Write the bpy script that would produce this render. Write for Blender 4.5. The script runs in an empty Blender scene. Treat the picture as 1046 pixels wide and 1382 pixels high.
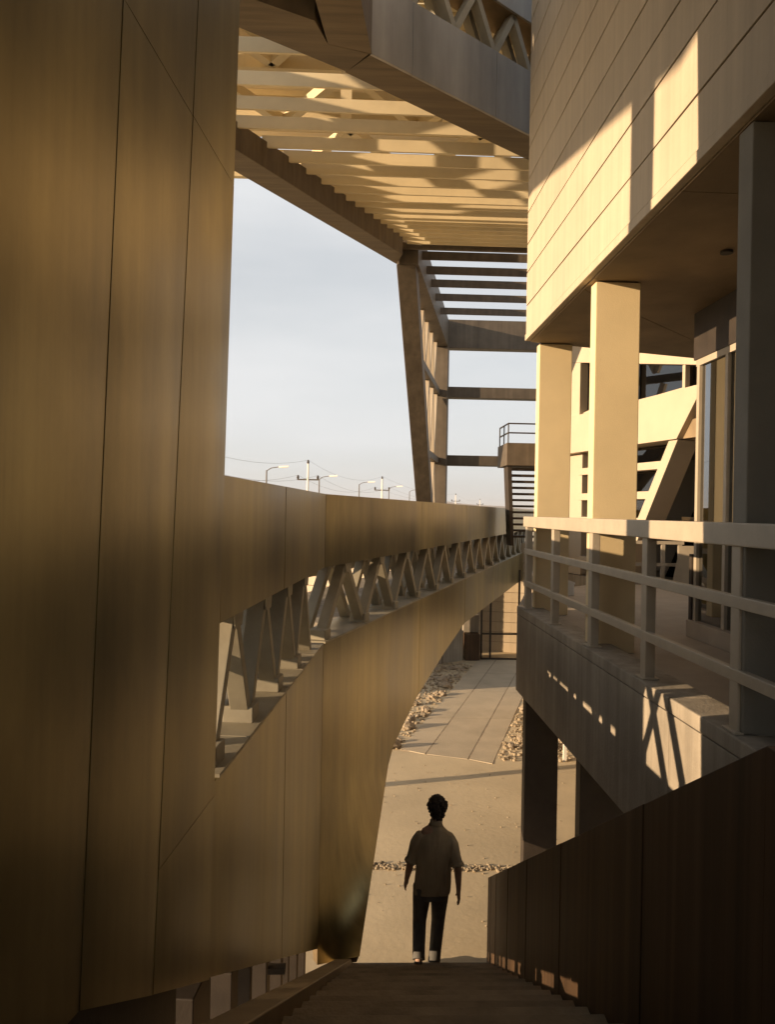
import bpy, bmesh, math, random
from mathutils import Vector, Matrix, noise
random.seed(7)
S = bpy.context.scene
COL = S.collection
R = math.radians

# ---------------------------------------------------------------- camera
F_PX, ROLL, YAW, EYE = 1040.0, 0.018, math.atan(36 / 1040), 4.69
cam = bpy.data.cameras.new('camera')
cam.sensor_fit = 'HORIZONTAL'
cam.sensor_width = 36
cam.lens = 36 * F_PX / 1046
cam.clip_start, cam.clip_end = 0.05, 12000
co = bpy.data.objects.new('camera', cam)
COL.objects.link(co)
fw = Vector((math.sin(YAW), math.cos(YAW), 0)); rt = Vector((math.cos(YAW), -math.sin(YAW), 0)); up = Vector((0, 0, 1))
U_ = up * math.cos(ROLL) - rt * math.sin(ROLL); R_ = rt * math.cos(ROLL) + up * math.sin(ROLL)
m = Matrix((R_, U_, -fw)).transposed().to_4x4()
m.translation = (0, 0, EYE)
co.matrix_world = m
S.camera = co

# ---------------------------------------------------------------- sky and sun
SUN_EL, SUN_AZ = R(9.95), R(16.0)          # light travels towards +X, slightly +Y
W = bpy.data.worlds.new('World'); S.world = W; W.use_nodes = True
nt = W.node_tree; nt.nodes.clear()
def N(t, k, **kw):
    n = t.nodes.new(k)
    for a, b in kw.items(): setattr(n, a, b)
    return n
sky = N(nt, 'ShaderNodeTexSky', sky_type='NISHITA', sun_disc=False)
sky.sun_elevation = SUN_EL
sky.sun_rotation = R(254)
sky.air_density = 1.0; sky.dust_density = 4.0; sky.ozone_density = 1.0; sky.altitude = 900
bg = N(nt, 'ShaderNodeBackground'); bg.inputs['Strength'].default_value = 0.088
wo = N(nt, 'ShaderNodeOutputWorld')
# thin pale high cloud over the whole dome
tc = N(nt, 'ShaderNodeTexCoord'); mp = N(nt, 'ShaderNodeMapping'); mp.inputs['Scale'].default_value = (1.0, 1.0, 4.5)
nz = N(nt, 'ShaderNodeTexNoise'); nz.inputs['Scale'].default_value = 1.7; nz.inputs['Detail'].default_value = 6
rmp = N(nt, 'ShaderNodeMapRange'); rmp.inputs['From Min'].default_value = 0.3; rmp.inputs['From Max'].default_value = 0.7
rmp.inputs['To Min'].default_value = 0.62; rmp.inputs['To Max'].default_value = 0.95
mix = N(nt, 'ShaderNodeMix', data_type='RGBA')
mix.inputs['B'].default_value = (5.75, 5.85, 5.95, 1)
nt.links.new(tc.outputs['Generated'], mp.inputs['Vector']); nt.links.new(mp.outputs[0], nz.inputs['Vector'])
nt.links.new(nz.outputs['Fac'], rmp.inputs['Value']); nt.links.new(rmp.outputs[0], mix.inputs['Factor'])
nt.links.new(sky.outputs[0], mix.inputs['A']); nt.links.new(mix.outputs['Result'], bg.inputs['Color']); nt.links.new(bg.outputs[0], wo.inputs[0])

sl = bpy.data.lights.new('sun', 'SUN'); sl.energy = 5.0; sl.angle = R(0.5); sl.color = (1.0, 0.728, 0.455)
so = bpy.data.objects.new('sun', sl); COL.objects.link(so)
sd = Vector((math.cos(SUN_EL) * math.cos(SUN_AZ), math.cos(SUN_EL) * math.sin(SUN_AZ), -math.sin(SUN_EL)))
so.rotation_euler = sd.to_track_quat('-Z', 'Y').to_euler(); so.location = (-20, -5, 20)

S.view_settings.view_transform = 'Standard'; S.view_settings.look = 'None'
S.view_settings.exposure = 0.74; S.view_settings.gamma = 1; S.view_settings.use_curve_mapping = False
S.cycles.max_bounces = 8; S.cycles.diffuse_bounces = 5; S.cycles.glossy_bounces = 4; S.cycles.transparent_max_bounces = 12
S.cycles.caustics_reflective = False; S.cycles.caustics_refractive = False

# ---------------------------------------------------------------- materials
def mat(name, base, rough=.7, metal=0.0, var=.25, scale=3.0, stretch=(1, 1, 1), dark=None, streak=0.0, streak_scale=9.0,
        bump=.15, bump_scale=60.0, stain=0.0, stain_col=(.05, .04, .03), spec=.5, rvar=0.0, rand=0.0):
    m = bpy.data.materials.new(name); m.use_nodes = True
    t = m.node_tree; b = t.nodes['Principled BSDF']; L = t.links.new
    g = N(t, 'ShaderNodeNewGeometry')
    mp = N(t, 'ShaderNodeMapping'); mp.inputs['Scale'].default_value = stretch; L(g.outputs['Position'], mp.inputs['Vector'])
    n1 = N(t, 'ShaderNodeTexNoise'); n1.inputs['Scale'].default_value = scale; n1.inputs['Detail'].default_value = 7; n1.inputs['Roughness'].default_value = .62
    L(mp.outputs[0], n1.inputs['Vector'])
    cr = N(t, 'ShaderNodeValToRGB')
    d = dark or tuple(c * (1 - var * 1.3) for c in base)
    hi = tuple(min(1, c * (1 + var * .6)) for c in base)
    cr.color_ramp.elements[0].position = .3; cr.color_ramp.elements[0].color = (*d, 1)
    cr.color_ramp.elements[1].position = .72; cr.color_ramp.elements[1].color = (*hi, 1)
    L(n1.outputs['Fac'], cr.inputs[0]); colr = cr.outputs[0]
    if streak:
        ms = N(t, 'ShaderNodeMapping'); ms.inputs['Scale'].default_value = (streak_scale, streak_scale, .22); L(g.outputs['Position'], ms.inputs['Vector'])
        n2 = N(t, 'ShaderNodeTexNoise'); n2.inputs['Scale'].default_value = 1; n2.inputs['Detail'].default_value = 5; n2.inputs['Roughness'].default_value = .6
        L(ms.outputs[0], n2.inputs['Vector'])
        mr = N(t, 'ShaderNodeMapRange'); mr.inputs['From Min'].default_value = .33; mr.inputs['From Max'].default_value = .68
        mr.inputs['To Min'].default_value = 1 - streak; mr.inputs['To Max'].default_value = 1 + streak * .6
        L(n2.outputs['Fac'], mr.inputs['Value'])
        mm = N(t, 'ShaderNodeMix', data_type='RGBA', blend_type='MULTIPLY'); mm.inputs['Factor'].default_value = 1
        L(colr, mm.inputs['A']); L(mr.outputs[0], mm.inputs['B']); colr = mm.outputs['Result']
    if stain:
        ms = N(t, 'ShaderNodeMapping'); ms.inputs['Scale'].default_value = (9, 9, .8); L(g.outputs['Position'], ms.inputs['Vector'])
        n3 = N(t, 'ShaderNodeTexNoise'); n3.inputs['Scale'].default_value = 1; n3.inputs['Detail'].default_value = 8; n3.inputs['Roughness'].default_value = .7
        L(ms.outputs[0], n3.inputs['Vector'])
        mr = N(t, 'ShaderNodeMapRange'); mr.inputs['From Min'].default_value = .62; mr.inputs['From Max'].default_value = .78; mr.inputs['To Max'].default_value = stain
        L(n3.outputs['Fac'], mr.inputs['Value'])
        mm = N(t, 'ShaderNodeMix', data_type='RGBA'); L(mr.outputs[0], mm.inputs['Factor']); L(colr, mm.inputs['A']); mm.inputs['B'].default_value = (*stain_col, 1)
        colr = mm.outputs['Result']
    if rand:
        oi = N(t, 'ShaderNodeObjectInfo'); mr = N(t, 'ShaderNodeMapRange'); mr.inputs['To Min'].default_value = 1 - rand; mr.inputs['To Max'].default_value = 1 + rand
        L(oi.outputs['Random'], mr.inputs['Value'])
        mm = N(t, 'ShaderNodeMix', data_type='RGBA', blend_type='MULTIPLY'); mm.inputs['Factor'].default_value = 1
        L(colr, mm.inputs['A']); L(mr.outputs[0], mm.inputs['B']); colr = mm.outputs['Result']
    L(colr, b.inputs['Base Color'])
    b.inputs['Metallic'].default_value = metal; b.inputs['Specular IOR Level'].default_value = spec
    if rvar:
        mr = N(t, 'ShaderNodeMapRange'); mr.inputs['To Min'].default_value = rough - rvar; mr.inputs['To Max'].default_value = rough + rvar
        L(n1.outputs['Fac'], mr.inputs['Value']); L(mr.outputs[0], b.inputs['Roughness'])
    else:
        b.inputs['Roughness'].default_value = rough
    if bump:
        n4 = N(t, 'ShaderNodeTexNoise'); n4.inputs['Scale'].default_value = bump_scale; n4.inputs['Detail'].default_value = 5
        L(mp.outputs[0], n4.inputs['Vector'])
        bp = N(t, 'ShaderNodeBump'); bp.inputs['Strength'].default_value = bump; bp.inputs['Distance'].default_value = .02
        L(n4.outputs['Fac'], bp.inputs['Height']); L(bp.outputs[0], b.inputs['Normal'])
    return m

M = {}
M['clad'] = mat('bronze_cladding', (.315, .262, .125), .33, .8, .5, .75, (1, 1, .55), dark=(.10, .08, .038), streak=.22, streak_scale=5, bump=.16, bump_scale=1.3, stain=.28, stain_col=(.12, .09, .05), rvar=.14)
M['clad_grey'] = mat('grey_cladding', (.36, .345, .32), .5, .25, .2, 1.6, (1, 1, .4), streak=.16, streak_scale=4, bump=.08, bump_scale=4, rvar=.1)
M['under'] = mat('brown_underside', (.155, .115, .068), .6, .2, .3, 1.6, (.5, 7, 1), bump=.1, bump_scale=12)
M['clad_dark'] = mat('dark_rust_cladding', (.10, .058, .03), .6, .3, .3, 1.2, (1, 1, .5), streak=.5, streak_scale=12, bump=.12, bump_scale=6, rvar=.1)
M['trim'] = mat('bronze_trim', (.26, .19, .11), .5, .5, .2, 4, bump=.05)
M['cream'] = mat('cream_board', (.53, .44, .325), .72, 0, .07, 1.2, (1, .6, 1), bump=.08, bump_scale=40, stain=.45, stain_col=(.33, .24, .14), streak=.10, rand=.05)
M['shade_column'] = mat('shade_toned_column', (.23, .21, .17), .8, 0, .15, 1.5, bump=.12, bump_scale=70, stain=.2, stain_col=(.1, .09, .07))  # darker copy of the cream column, shade put into the colour
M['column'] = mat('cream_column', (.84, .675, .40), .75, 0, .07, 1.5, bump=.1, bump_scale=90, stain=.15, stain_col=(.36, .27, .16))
M['slat'] = mat('cream_slat', (.78, .66, .43), .6, 0, .08, 2, bump=.05, stain=.25, stain_col=(.3, .22, .12), rand=.06)
M['facade'] = mat('pale_render', (.54, .455, .345), .8, 0, .05, 2, bump=.06, bump_scale=50)
M['concrete'] = mat('grey_concrete', (.38, .33, .26), .85, 0, .2, 1.6, bump=.2, bump_scale=45, streak=.22, stain=.25, stain_col=(.12, .1, .08))
M['deck'] = mat('deck_concrete', (.42, .35, .27), .85, 0, .16, 1.3, bump=.15, bump_scale=60, stain=.2, stain_col=(.22, .17, .12))
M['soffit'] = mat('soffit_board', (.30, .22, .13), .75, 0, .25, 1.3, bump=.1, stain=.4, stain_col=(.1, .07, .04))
M['rail'] = mat('painted_rail', (.50, .43, .33), .55, .1, .1, 5, bump=.06, bump_scale=80, stain=.2, stain_col=(.2, .15, .1))
M['member'] = mat('truss_steel', (.36, .32, .235), .55, .2, .14, 4, bump=.06, stain=.3, stain_col=(.1, .08, .06))
M['frame'] = mat('brown_steel', (.15, .12, .088), .6, .25, .2, 2.5, bump=.08, streak=.2)
M['dark'] = mat('dark_steel', (.055, .042, .032), .6, .2, .25, 4, bump=.08)
M['step'] = mat('stair_stone', (.36, .28, .175), .8, 0, .3, 4, bump=.3, bump_scale=50, stain=.35, stain_col=(.12, .09, .06), rand=.08)
M['sand'] = mat('sandy_ground', (.66, .54, .355), .95, 0, .2, .35, bump=.16, bump_scale=13, stain=.35, stain_col=(.46, .36, .22))
M['path'] = mat('path_concrete', (.55, .46, .33), .9, 0, .14, 1.2, bump=.25, bump_scale=40, stain=.35, stain_col=(.26, .2, .14), rand=.05)
M['gravel'] = mat('gravel_stone', (.50, .40, .27), .9, 0, .45, 9, bump=.4)
M['rock'] = mat('pale_rock', (.40, .32, .225), .9, 0, .35, 6, bump=.6, bump_scale=25)
M['white'] = mat('white_paint', (.78, .74, .66), .6, 0, .05, 3, bump=.03)
M['hill'] = mat('dry_hill', (.30, .22, .15), .95, 0, .3, .004, bump=0)
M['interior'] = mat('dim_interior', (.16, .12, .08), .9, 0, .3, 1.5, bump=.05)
M['wood'] = mat('dry_board', (.45, .38, .28), .8, 0, .15, 3, bump=.1)
M['shirt'] = mat('olive_shirt', (.42, .34, .225), .85, 0, .2, 14, (1, 1, .25), bump=.5, bump_scale=14)
M['trouser'] = mat('dark_trousers', (.13, .125, .115), .85, 0, .25, 12, (1, 1, .3), bump=.4, bump_scale=12)
M['skin'] = mat('tanned_skin', (.45, .28, .19), .55, 0, .08, 20, bump=.05)
M['hair'] = mat('dark_hair', (.028, .018, .012), .6, 0, .4, 60, bump=.8, bump_scale=90)
M['sole'] = mat('pale_shoe_sole', (.55, .48, .37), .8, 0, .1, 20, bump=.1)
M['bulb'] = mat('lamp_glass', (.85, .83, .78), .2, 0, .02, 2, bump=0)

def glass_mat(name, tint, refl):
    m = bpy.data.materials.new(name); m.use_nodes = True; t = m.node_tree; t.nodes.clear(); L = t.links.new
    tr = N(t, 'ShaderNodeBsdfTransparent'); tr.inputs[0].default_value = (*tint, 1)
    gl = N(t, 'ShaderNodeBsdfGlossy'); gl.inputs['Color'].default_value = (.9, .92, .94, 1); gl.inputs['Roughness'].default_value = .02
    nz = N(t, 'ShaderNodeTexNoise'); nz.inputs['Scale'].default_value = 1.3; g = N(t, 'ShaderNodeNewGeometry'); L(g.outputs['Position'], nz.inputs['Vector'])
    bp = N(t, 'ShaderNodeBump'); bp.inputs['Strength'].default_value = .03; L(nz.outputs['Fac'], bp.inputs['Height']); L(bp.outputs[0], gl.inputs['Normal'])
    fr = N(t, 'ShaderNodeFresnel'); fr.inputs['IOR'].default_value = refl
    mx = N(t, 'ShaderNodeMixShader'); o = N(t, 'ShaderNodeOutputMaterial')
    L(fr.outputs[0], mx.inputs[0]); L(tr.outputs[0], mx.inputs[1]); L(gl.outputs[0], mx.inputs[2]); L(mx.outputs[0], o.inputs[0])
    return m
M['glass'] = glass_mat('window_glass', (.30, .28, .25), 2.0)
M['mirror_glass'] = glass_mat('coated_glass', (.22, .2, .18), 4.5)
M['glass_clear'] = glass_mat('clear_glass', (.92, .9, .86), 1.35)

# ---------------------------------------------------------------- mesh helpers
class G:
    """collects geometry in world coordinates"""
    def __init__(s): s.v = []; s.f = []
    def prism(s, poly, vec):
        n = len(poly); b = len(s.v); vec = Vector(vec)
        pts = [Vector(p) for p in poly]
        nrm = Vector((0, 0, 0))
        for i in range(n): nrm += pts[i].cross(pts[(i + 1) % n])
        if nrm.dot(vec) < 0: pts = pts[::-1]
        s.v += [tuple(p) for p in pts] + [tuple(p + vec) for p in pts]
        s.f.append(tuple(range(b + n - 1, b - 1, -1))); s.f.append(tuple(range(b + n, b + 2 * n)))
        for i in range(n):
            j = (i + 1) % n
            s.f.append((b + i, b + j, b + n + j, b + n + i))
        return s
    def box(s, a, c):
        x0, x1 = sorted((a[0], c[0])); y0, y1 = sorted((a[1], c[1])); z0, z1 = sorted((a[2], c[2]))
        return s.prism([(x0, y0, z0), (x1, y0, z0), (x1, y1, z0), (x0, y1, z0)], (0, 0, z1 - z0))
    def beam(s, p, q, w, h, side=None):
        p = Vector(p); q = Vector(q); d = (q - p).normalized()
        a = Vector(side) if side else d.cross(Vector((0, 0, 1)))
        if a.length < 1e-4: a = Vector((1, 0, 0))
        a = (a - d * a.dot(d)).normalized(); b = d.cross(a).normalized()
        A = a * (w / 2); B = b * (h / 2)
        return s.prism([p - A - B, p + A - B, p + A + B, p - A + B], q - p)
    def tube(s, pts, r, n=8):
        pts = [Vector(p) for p in pts]; b = len(s.v); k = len(pts)
        for i, p in enumerate(pts):
            d = (pts[min(i + 1, k - 1)] - pts[max(i - 1, 0)]).normalized()
            a = d.cross(Vector((0, 0, 1)))
            if a.length < 1e-3: a = Vector((1, 0, 0))
            a.normalize(); c = d.cross(a)
            rr = r[i] if isinstance(r, (list, tuple)) else r
            for j in range(n):
                t = 2 * math.pi * j / n
                s.v.append(tuple(p + a * (rr * math.cos(t)) + c * (rr * math.sin(t))))
        for i in range(k - 1):
            for j in range(n):
                q = (j + 1) % n
                s.f.append((b + i * n + j, b + i * n + q, b + (i + 1) * n + q, b + (i + 1) * n + j))
        s.f.append(tuple(b + j for j in range(n - 1, -1, -1))); s.f.append(tuple(b + (k - 1) * n + j for j in range(n)))
        return s
    def loft(s, rings, n=20):
        """rings: (centre, axis_a*ra, axis_b*rb)"""
        b = len(s.v); k = len(rings)
        for c, A, B in rings:
            c = Vector(c); A = Vector(A); B = Vector(B)
            for j in range(n):
                t = 2 * math.pi * j / n
                s.v.append(tuple(c + A * math.cos(t) + B * math.sin(t)))
        for i in range(k - 1):
            for j in range(n):
                q = (j + 1) % n
                s.f.append((b + i * n + j, b + i * n + q, b + (i + 1) * n + q, b + (i + 1) * n + j))
        s.f.append(tuple(b + j for j in range(n - 1, -1, -1))); s.f.append(tuple(b + (k - 1) * n + j for j in range(n)))
        return s
    def ico(s, c, r, sub=1, jit=.2, sq=(1, 1, 1), seed=0, freq=1.4):
        bm = bmesh.new(); bmesh.ops.create_icosphere(bm, subdivisions=sub, radius=1)
        b = len(s.v); off = Vector((seed * 3.7, seed * 1.3, seed * 7.1))
        for v in bm.verts:
            k = r * (1 + jit * noise.noise(v.co * freq + off) * 1.6)
            s.v.append((c[0] + v.co.x * k * sq[0], c[1] + v.co.y * k * sq[1], c[2] + v.co.z * k * sq[2]))
        for f in bm.faces: s.f.append(tuple(b + v.index for v in f.verts))
        bm.free(); return s

def link(name, g, mt, parent=None, loc=(0, 0, 0), bevel=0, smooth=False, label=None):
    me = bpy.data.meshes.new(name)
    base = Vector(loc) if parent is None else Vector(parent['_w'])
    me.from_pydata([tuple(Vector(v) - base) for v in g.v], [], g.f)
    me.materials.append(M[mt] if isinstance(mt, str) else mt)
    bm = bmesh.new(); bm.from_mesh(me); bmesh.ops.recalc_face_normals(bm, faces=bm.faces); bm.to_mesh(me); bm.free()
    if smooth:
        for p in me.polygons: p.use_smooth = True
    o = bpy.data.objects.new(name, me); COL.objects.link(o)
    o['_w'] = tuple(base)
    if parent is None: o.location = base
    else: o.parent = parent
    if bevel:
        md = o.modifiers.new('bevel', 'BEVEL'); md.width = bevel; md.segments = 2; md.limit_method = 'ANGLE'; md.angle_limit = R(40)
    if label: o['label'] = label
    return o
def thing(name, label, cat, loc, group=None):
    o = bpy.data.objects.new(name, None); COL.objects.link(o); o.empty_display_size = .2
    o.location = loc; o['_w'] = tuple(loc); o['label'] = label; o['category'] = cat
    if group: o['group'] = group
    return o
def tag(o, label=None, cat=None, group=None, kind=None):
    for k, v in (('label', label), ('category', cat), ('group', group), ('kind', kind)):
        if v: o[k] = v
    return o
def dup(o, loc, label=None, group=None):
    r = o.copy(); COL.objects.link(r); r.location = loc; r['_w'] = tuple(loc)
    if label: r['label'] = label
    if group: r['group'] = group
    for ch in list(o.children):
        c = ch.copy(); COL.objects.link(c); c.parent = r
        for g in ch.children:
            d = g.copy(); COL.objects.link(d); d.parent = c
    return r

def buckled(name, quad, nvec, parent, mt='clad', amp=.010, depth=.045, cell=.16, seed=0):
    """a slightly oil-canned metal sheet: quad bottom-left, bottom-right, top-right, top-left; nvec points behind the sheet"""
    a, b, c, d = [Vector(p) for p in quad]
    nu = max(3, min(16, int((b - a).length / cell))); nv = max(4, min(44, int((d - a).length / (cell * 1.6))))
    g = G()
    for j in range(nv + 1):
        for i in range(nu + 1):
            u, v = i / nu, j / nv
            p = a.lerp(b, u).lerp(d.lerp(c, u), v)
            e = min(1, 5 * u, 5 * (1 - u)) * min(1, 9 * v, 9 * (1 - v))
            h = .5 + .8 * noise.noise(Vector((p.x * .9 + seed, p.y * .9, p.z * .42 + seed * 3))) + .35 * noise.noise(Vector((p.x * 2.6, p.y * 2.6 + seed, p.z * .9)))
            g.v.append(tuple(p - nvec * (amp * e * h)))
    q = lambda i, j: j * (nu + 1) + i
    for j in range(nv):
        for i in range(nu): g.f.append((q(i, j), q(i + 1, j), q(i + 1, j + 1), q(i, j + 1)))
    rim = [q(i, 0) for i in range(nu + 1)] + [q(nu, j) for j in range(1, nv + 1)] + [q(i, nv) for i in range(nu - 1, -1, -1)] + [q(0, j) for j in range(nv - 1, 0, -1)]
    b0 = len(g.v); m_ = len(rim)
    g.v += [g.v[k] for k in rim] + [tuple(Vector(g.v[k]) + nvec * depth) for k in rim]
    for k in range(m_): g.f.append((b0 + k, b0 + (k + 1) % m_, b0 + m_ + (k + 1) % m_, b0 + m_ + k))
    return link(name, g, mt, parent, smooth=True)

def plane_pt(P0, D):
    d = Vector((D[0], D[1], 0)).normalized()
    return lambda s, z: Vector((P0[0] + d.x * s, P0[1] + d.y * s, z))
def leftn(D):
    d = Vector((D[0], D[1], 0)).normalized(); return Vector((-d.y, d.x, 0))

# ---------------------------------------------------------------- ground, path, hills
gm = bpy.data.meshes.new('ground')
bm = bmesh.new()
def gz(x, y):
    r = math.hypot(x, y - 12)
    return 0 if r > 60 else .010 * noise.noise(Vector((x * .9, y * .9, 3))) + .006 * noise.noise(Vector((x * 3.1, y * 3.1, 9)))
xs = [-6000, -2000, -600, -200, -60, -25] + [-12 + .35 * i for i in range(80)] + [20, 30, 60, 200, 600, 2000, 6000]
ys = [-3000, -600, -100, -20, 0, 4] + [7.6 + .3 * i for i in range(65)] + [30, 40, 60, 100, 200, 600, 2000, 7000]
gv = [[bm.verts.new((x, y, gz(x, y) - .004)) for y in ys] for x in xs]
for i in range(len(xs) - 1):
    for j in range(len(ys) - 1):
        bm.faces.new((gv[i][j], gv[i + 1][j], gv[i + 1][j + 1], gv[i][j + 1]))
bm.to_mesh(gm); bm.free(); gm.materials.append(M['sand'])
for p in gm.polygons: p.use_smooth = True
ground = bpy.data.objects.new('ground', gm); COL.objects.link(ground); ground['kind'] = 'structure'

# concrete path, slabs in three lanes parallel to the footbridge
pu = Vector((.303, .953, 0)).normalized()
path = thing('path', 'pale concrete path of long slabs beyond the walking man', 'path', (1.8, 15, 0)); path['kind'] = 'structure'
del path['category']
def lane(o):  # x at y=15.3 -> point along path
    return lambda y: (o + (y - 15.3) * pu.x / pu.y, y)
edges = [.87, 1.46, 2.345, 2.86]
fronts = [15.25, 14.95, 14.65]
for k in range(3):
    a, b = lane(edges[k]), lane(edges[k + 1])
    cuts = [fronts[k], 17.6, 20.2, 22.6, 24.62]
    for q in range(4):
        y0, y1 = cuts[q] + (.012 if q else 0), cuts[q + 1] - .012
        d0 = (fronts[k] - (fronts[k + 1] if k < 2 else 14.4)) if q == 0 else 0
        pl = [(a(y0)[0] + .016, y0, .02), (b(y0 - d0)[0] - .016, y0 - d0, .02), (b(y1)[0] - .016, y1, .02), (a(y1)[0] + .016, y1, .02)]
        dz = random.uniform(-.004, .004)
        link('paving_slab', G().prism([(x, y, -.05) for x, y, z in pl], (0, 0, .057 + dz * .4)), 'path', path, bevel=.003)
# pale joint filler lower down
a, b = lane(edges[0] + .03), lane(edges[3] - .03)
link('joint_bed', G().prism([(a(15.2)[0], 15.2, -.05), (b(14.6)[0], 14.6, -.05), (b(24.6)[0], 24.6, -.05), (a(24.6)[0], 24.6, -.05)], (0, 0, .0545)), 'rock', path)

# hills on the horizon
hg = G(); n = 90
for ring, (dist, hmax, seed) in enumerate(((2000, 26, 2.0), (3300, 62, 5.0))):
    b = len(hg.v)
    for i in range(n):
        t = R(-62 + 124 * i / (n - 1)); x, y = dist * math.sin(t), dist * math.cos(t)
        h = hmax * (.55 + .6 * noise.noise(Vector((t * 5, seed, 0))) + .2 * noise.noise(Vector((t * 17, seed, 1))))
        hg.v += [(x * .93, y * .93, -3), (x, y, max(4, h)), (x * 1.12, y * 1.12, -3)]
    for i in range(n - 1):
        q = b + 3 * i
        hg.f += [(q, q + 3, q + 4, q + 1), (q + 1, q + 4, q + 5, q + 2)]
tag(link('hills', hg, 'hill', smooth=True), kind='structure')

# dusty air over the plain
hm = bpy.data.materials.new('dusty_air'); hm.use_nodes = True; t = hm.node_tree; t.nodes.clear()
pv = N(t, 'ShaderNodeVolumePrincipled'); pv.inputs['Density'].default_value = .00016; pv.inputs['Color'].default_value = (.93, .90, .87, 1); pv.inputs['Anisotropy'].default_value = .2
om = N(t, 'ShaderNodeOutputMaterial'); t.links.new(pv.outputs[0], om.inputs['Volume'])
M['haze'] = hm
tag(link('haze', G().box((-6400, -3300, -5), (6400, 7400, 90)), 'haze'), kind='stuff')

# ---------------------------------------------------------------- lower footbridge: two folds of clad box beam with a truss band
A0, AD = (-.67, 3.7), (.33, 3.8)
B0, BD = (-.34, 7.5), (5.25, 16.5)
PA, PB = plane_pt(A0, AD), plane_pt(B0, BD)
nA, nB = leftn(AD), leftn(BD)
LA = 3.8145
Z_UT, Z_UB, Z_LT = 4.855, 4.14, 3.40
TH = .5
def clad(th, name, pts, nvec, mt='clad', skin=.035):
    """a panel skin outside (towards the stair) and inside, with recess between neighbours"""
    out = G().prism(pts, nvec * skin)
    o = link(name, out, mt, th, bevel=.004)
    return o
def shrink(poly, e=.003):
    c = sum((Vector(p) for p in poly), Vector()) / len(poly)
    r = []
    for p in poly:
        d = Vector(p) - c
        r.append(Vector(p) - Vector((math.copysign(min(e, abs(d.x)), d.x) * .7, math.copysign(min(e, abs(d.y)), d.y), math.copysign(min(e, abs(d.z)), d.z))))
    return r

fb = thing('footbridge', 'bronze clad footbridge with a zigzag truss slot, folding away past the left wall', 'footbridge', (-.34, 7.5, 0))
stair_z = lambda y: 0 + .531 * (8.03 - y)
abz = lambda s: stair_z(3.7 + s * .9962) + .16           # underside of the fold-A skirt
# fold A panels
E0 = .03
A_up = [(E0, 1.7), (1.7, LA)]
for s0, s1 in A_up:
    buckled('upper_panel', shrink([PA(s0, Z_UB), PA(s1, Z_UB), PA(s1, Z_UT), PA(s0, Z_UT)], .0016), nA, fb, seed=s0 + 4, depth=.036, amp=.006)
for s0, s1 in ((-.06, 1.85), (1.85, LA)):
    buckled('lower_panel', shrink([PA(s0, abz(s0)), PA(s1, abz(s1)), PA(s1, Z_LT), PA(s0, Z_LT)], .0016), nA, fb, seed=s0 + 9, depth=.036, amp=.008)
# fold B panels
bs = [0, 4.1, 8.0, 12.0, 16.0, 20.0, 24.0, 29.0]
bot = [(2.47, 1.45), (2.71, 1.63), (3.88, 1.96), (6.02, 2.29), (7.98, 2.53), (17.6, 2.51), (29, 2.5)]
def botz(s):
    for (s0, z0), (s1, z1) in zip(bot, bot[1:]):
        if s0 <= s <= s1: return z0 + (z1 - z0) * (s - s0) / (s1 - s0)
    return bot[-1][1]
for s0, s1 in zip(bs, bs[1:]):
    buckled('upper_panel', shrink([PB(s0, Z_UB), PB(s1, Z_UB), PB(s1, Z_UT), PB(s0, Z_UT)], .0016), nB, fb, seed=s0 + 2, depth=.036, amp=.006, cell=.3)
    if s0 > 0:
        k = [s0] + [q for q, _ in bot if s0 < q < s1] + [s1]
        clad(fb, 'lower_panel', shrink([PB(s1, Z_LT), PB(s0, Z_LT)] + [PB(q, botz(q)) for q in k]), nB)
# first lower panel of fold B kicks its foot out over the stair
foot = Vector((.066, 7.60, .31)); heel = PA(LA, abz(LA)); heel.z = .285
right = [PB(4.096, Z_LT - .004), PB(4.096, 2.9), PB(4.096, botz(4.1)), PB(3.88, botz(3.88)), PB(3.3, botz(3.3)), PB(2.71, botz(2.71)), PB(2.47, botz(2.47)), ] + [PB(2.47, botz(2.47)).lerp(foot, q / 12) for q in range(1, 13)]
us = [0, .09, .2, .24, .32, .4, .46] + [.46 + .54 * q / 12 for q in range(1, 13)]
g = G(); nr = 24
for q, u in zip(right, us):
    a = PB(.004, Z_LT - .004).lerp(heel, u)
    for i in range(nr + 1):
        t = i / nr; g.v.append(tuple(a.lerp(q, t)))
for r_ in range(len(right) - 1):
    for i in range(nr): c = r_ * (nr + 1) + i; g.f.append((c, c + 1, c + nr + 2, c + nr + 1))
link('lower_panel', g, 'clad', fb, smooth=True)
g.v = [tuple(Vector(v) + nB * .006) for v in g.v]
o = link('lower_box', g, 'trim', fb)
md = o.modifiers.new('solid', 'SOLIDIFY'); md.thickness = .1; md.offset = 1
# cores behind the skins (upper and lower box)
for P_, n_, s0, s1 in ((PA, nA, E0 + .01, LA + .06), (PB, nB, -.0, 29)):
    g = G().prism([P_(s0, Z_UB + .006), P_(s1, Z_UB + .006), P_(s1, Z_UT - .006), P_(s0, Z_UT - .006)], n_ * (TH - .037))
    for i, v in enumerate(g.v): g.v[i] = tuple(Vector(v) + n_ * .037)
    link('upper_box', g, 'trim', fb)
g = G().prism([PA(-.06, abz(-.06) + .01), PA(LA, abz(LA) + .01), PA(LA, Z_LT - .006), PA(-.06, Z_LT - .006)], nA * (TH - .037))
g.v = [tuple(Vector(v) + nA * .037) for v in g.v]; link('lower_box', g, 'trim', fb)
ks = [4.11] + [q for q, _ in bot if 4.11 < q < 29] + [29]
g = G().prism([PB(29, Z_LT - .006), PB(4.11, Z_LT - .006)] + [PB(q, botz(q) + .01) for q in ks], nB * (TH - .037))
g.v = [tuple(Vector(v) + nB * .037) for v in g.v]; link('lower_box', g, 'trim', fb)
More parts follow.
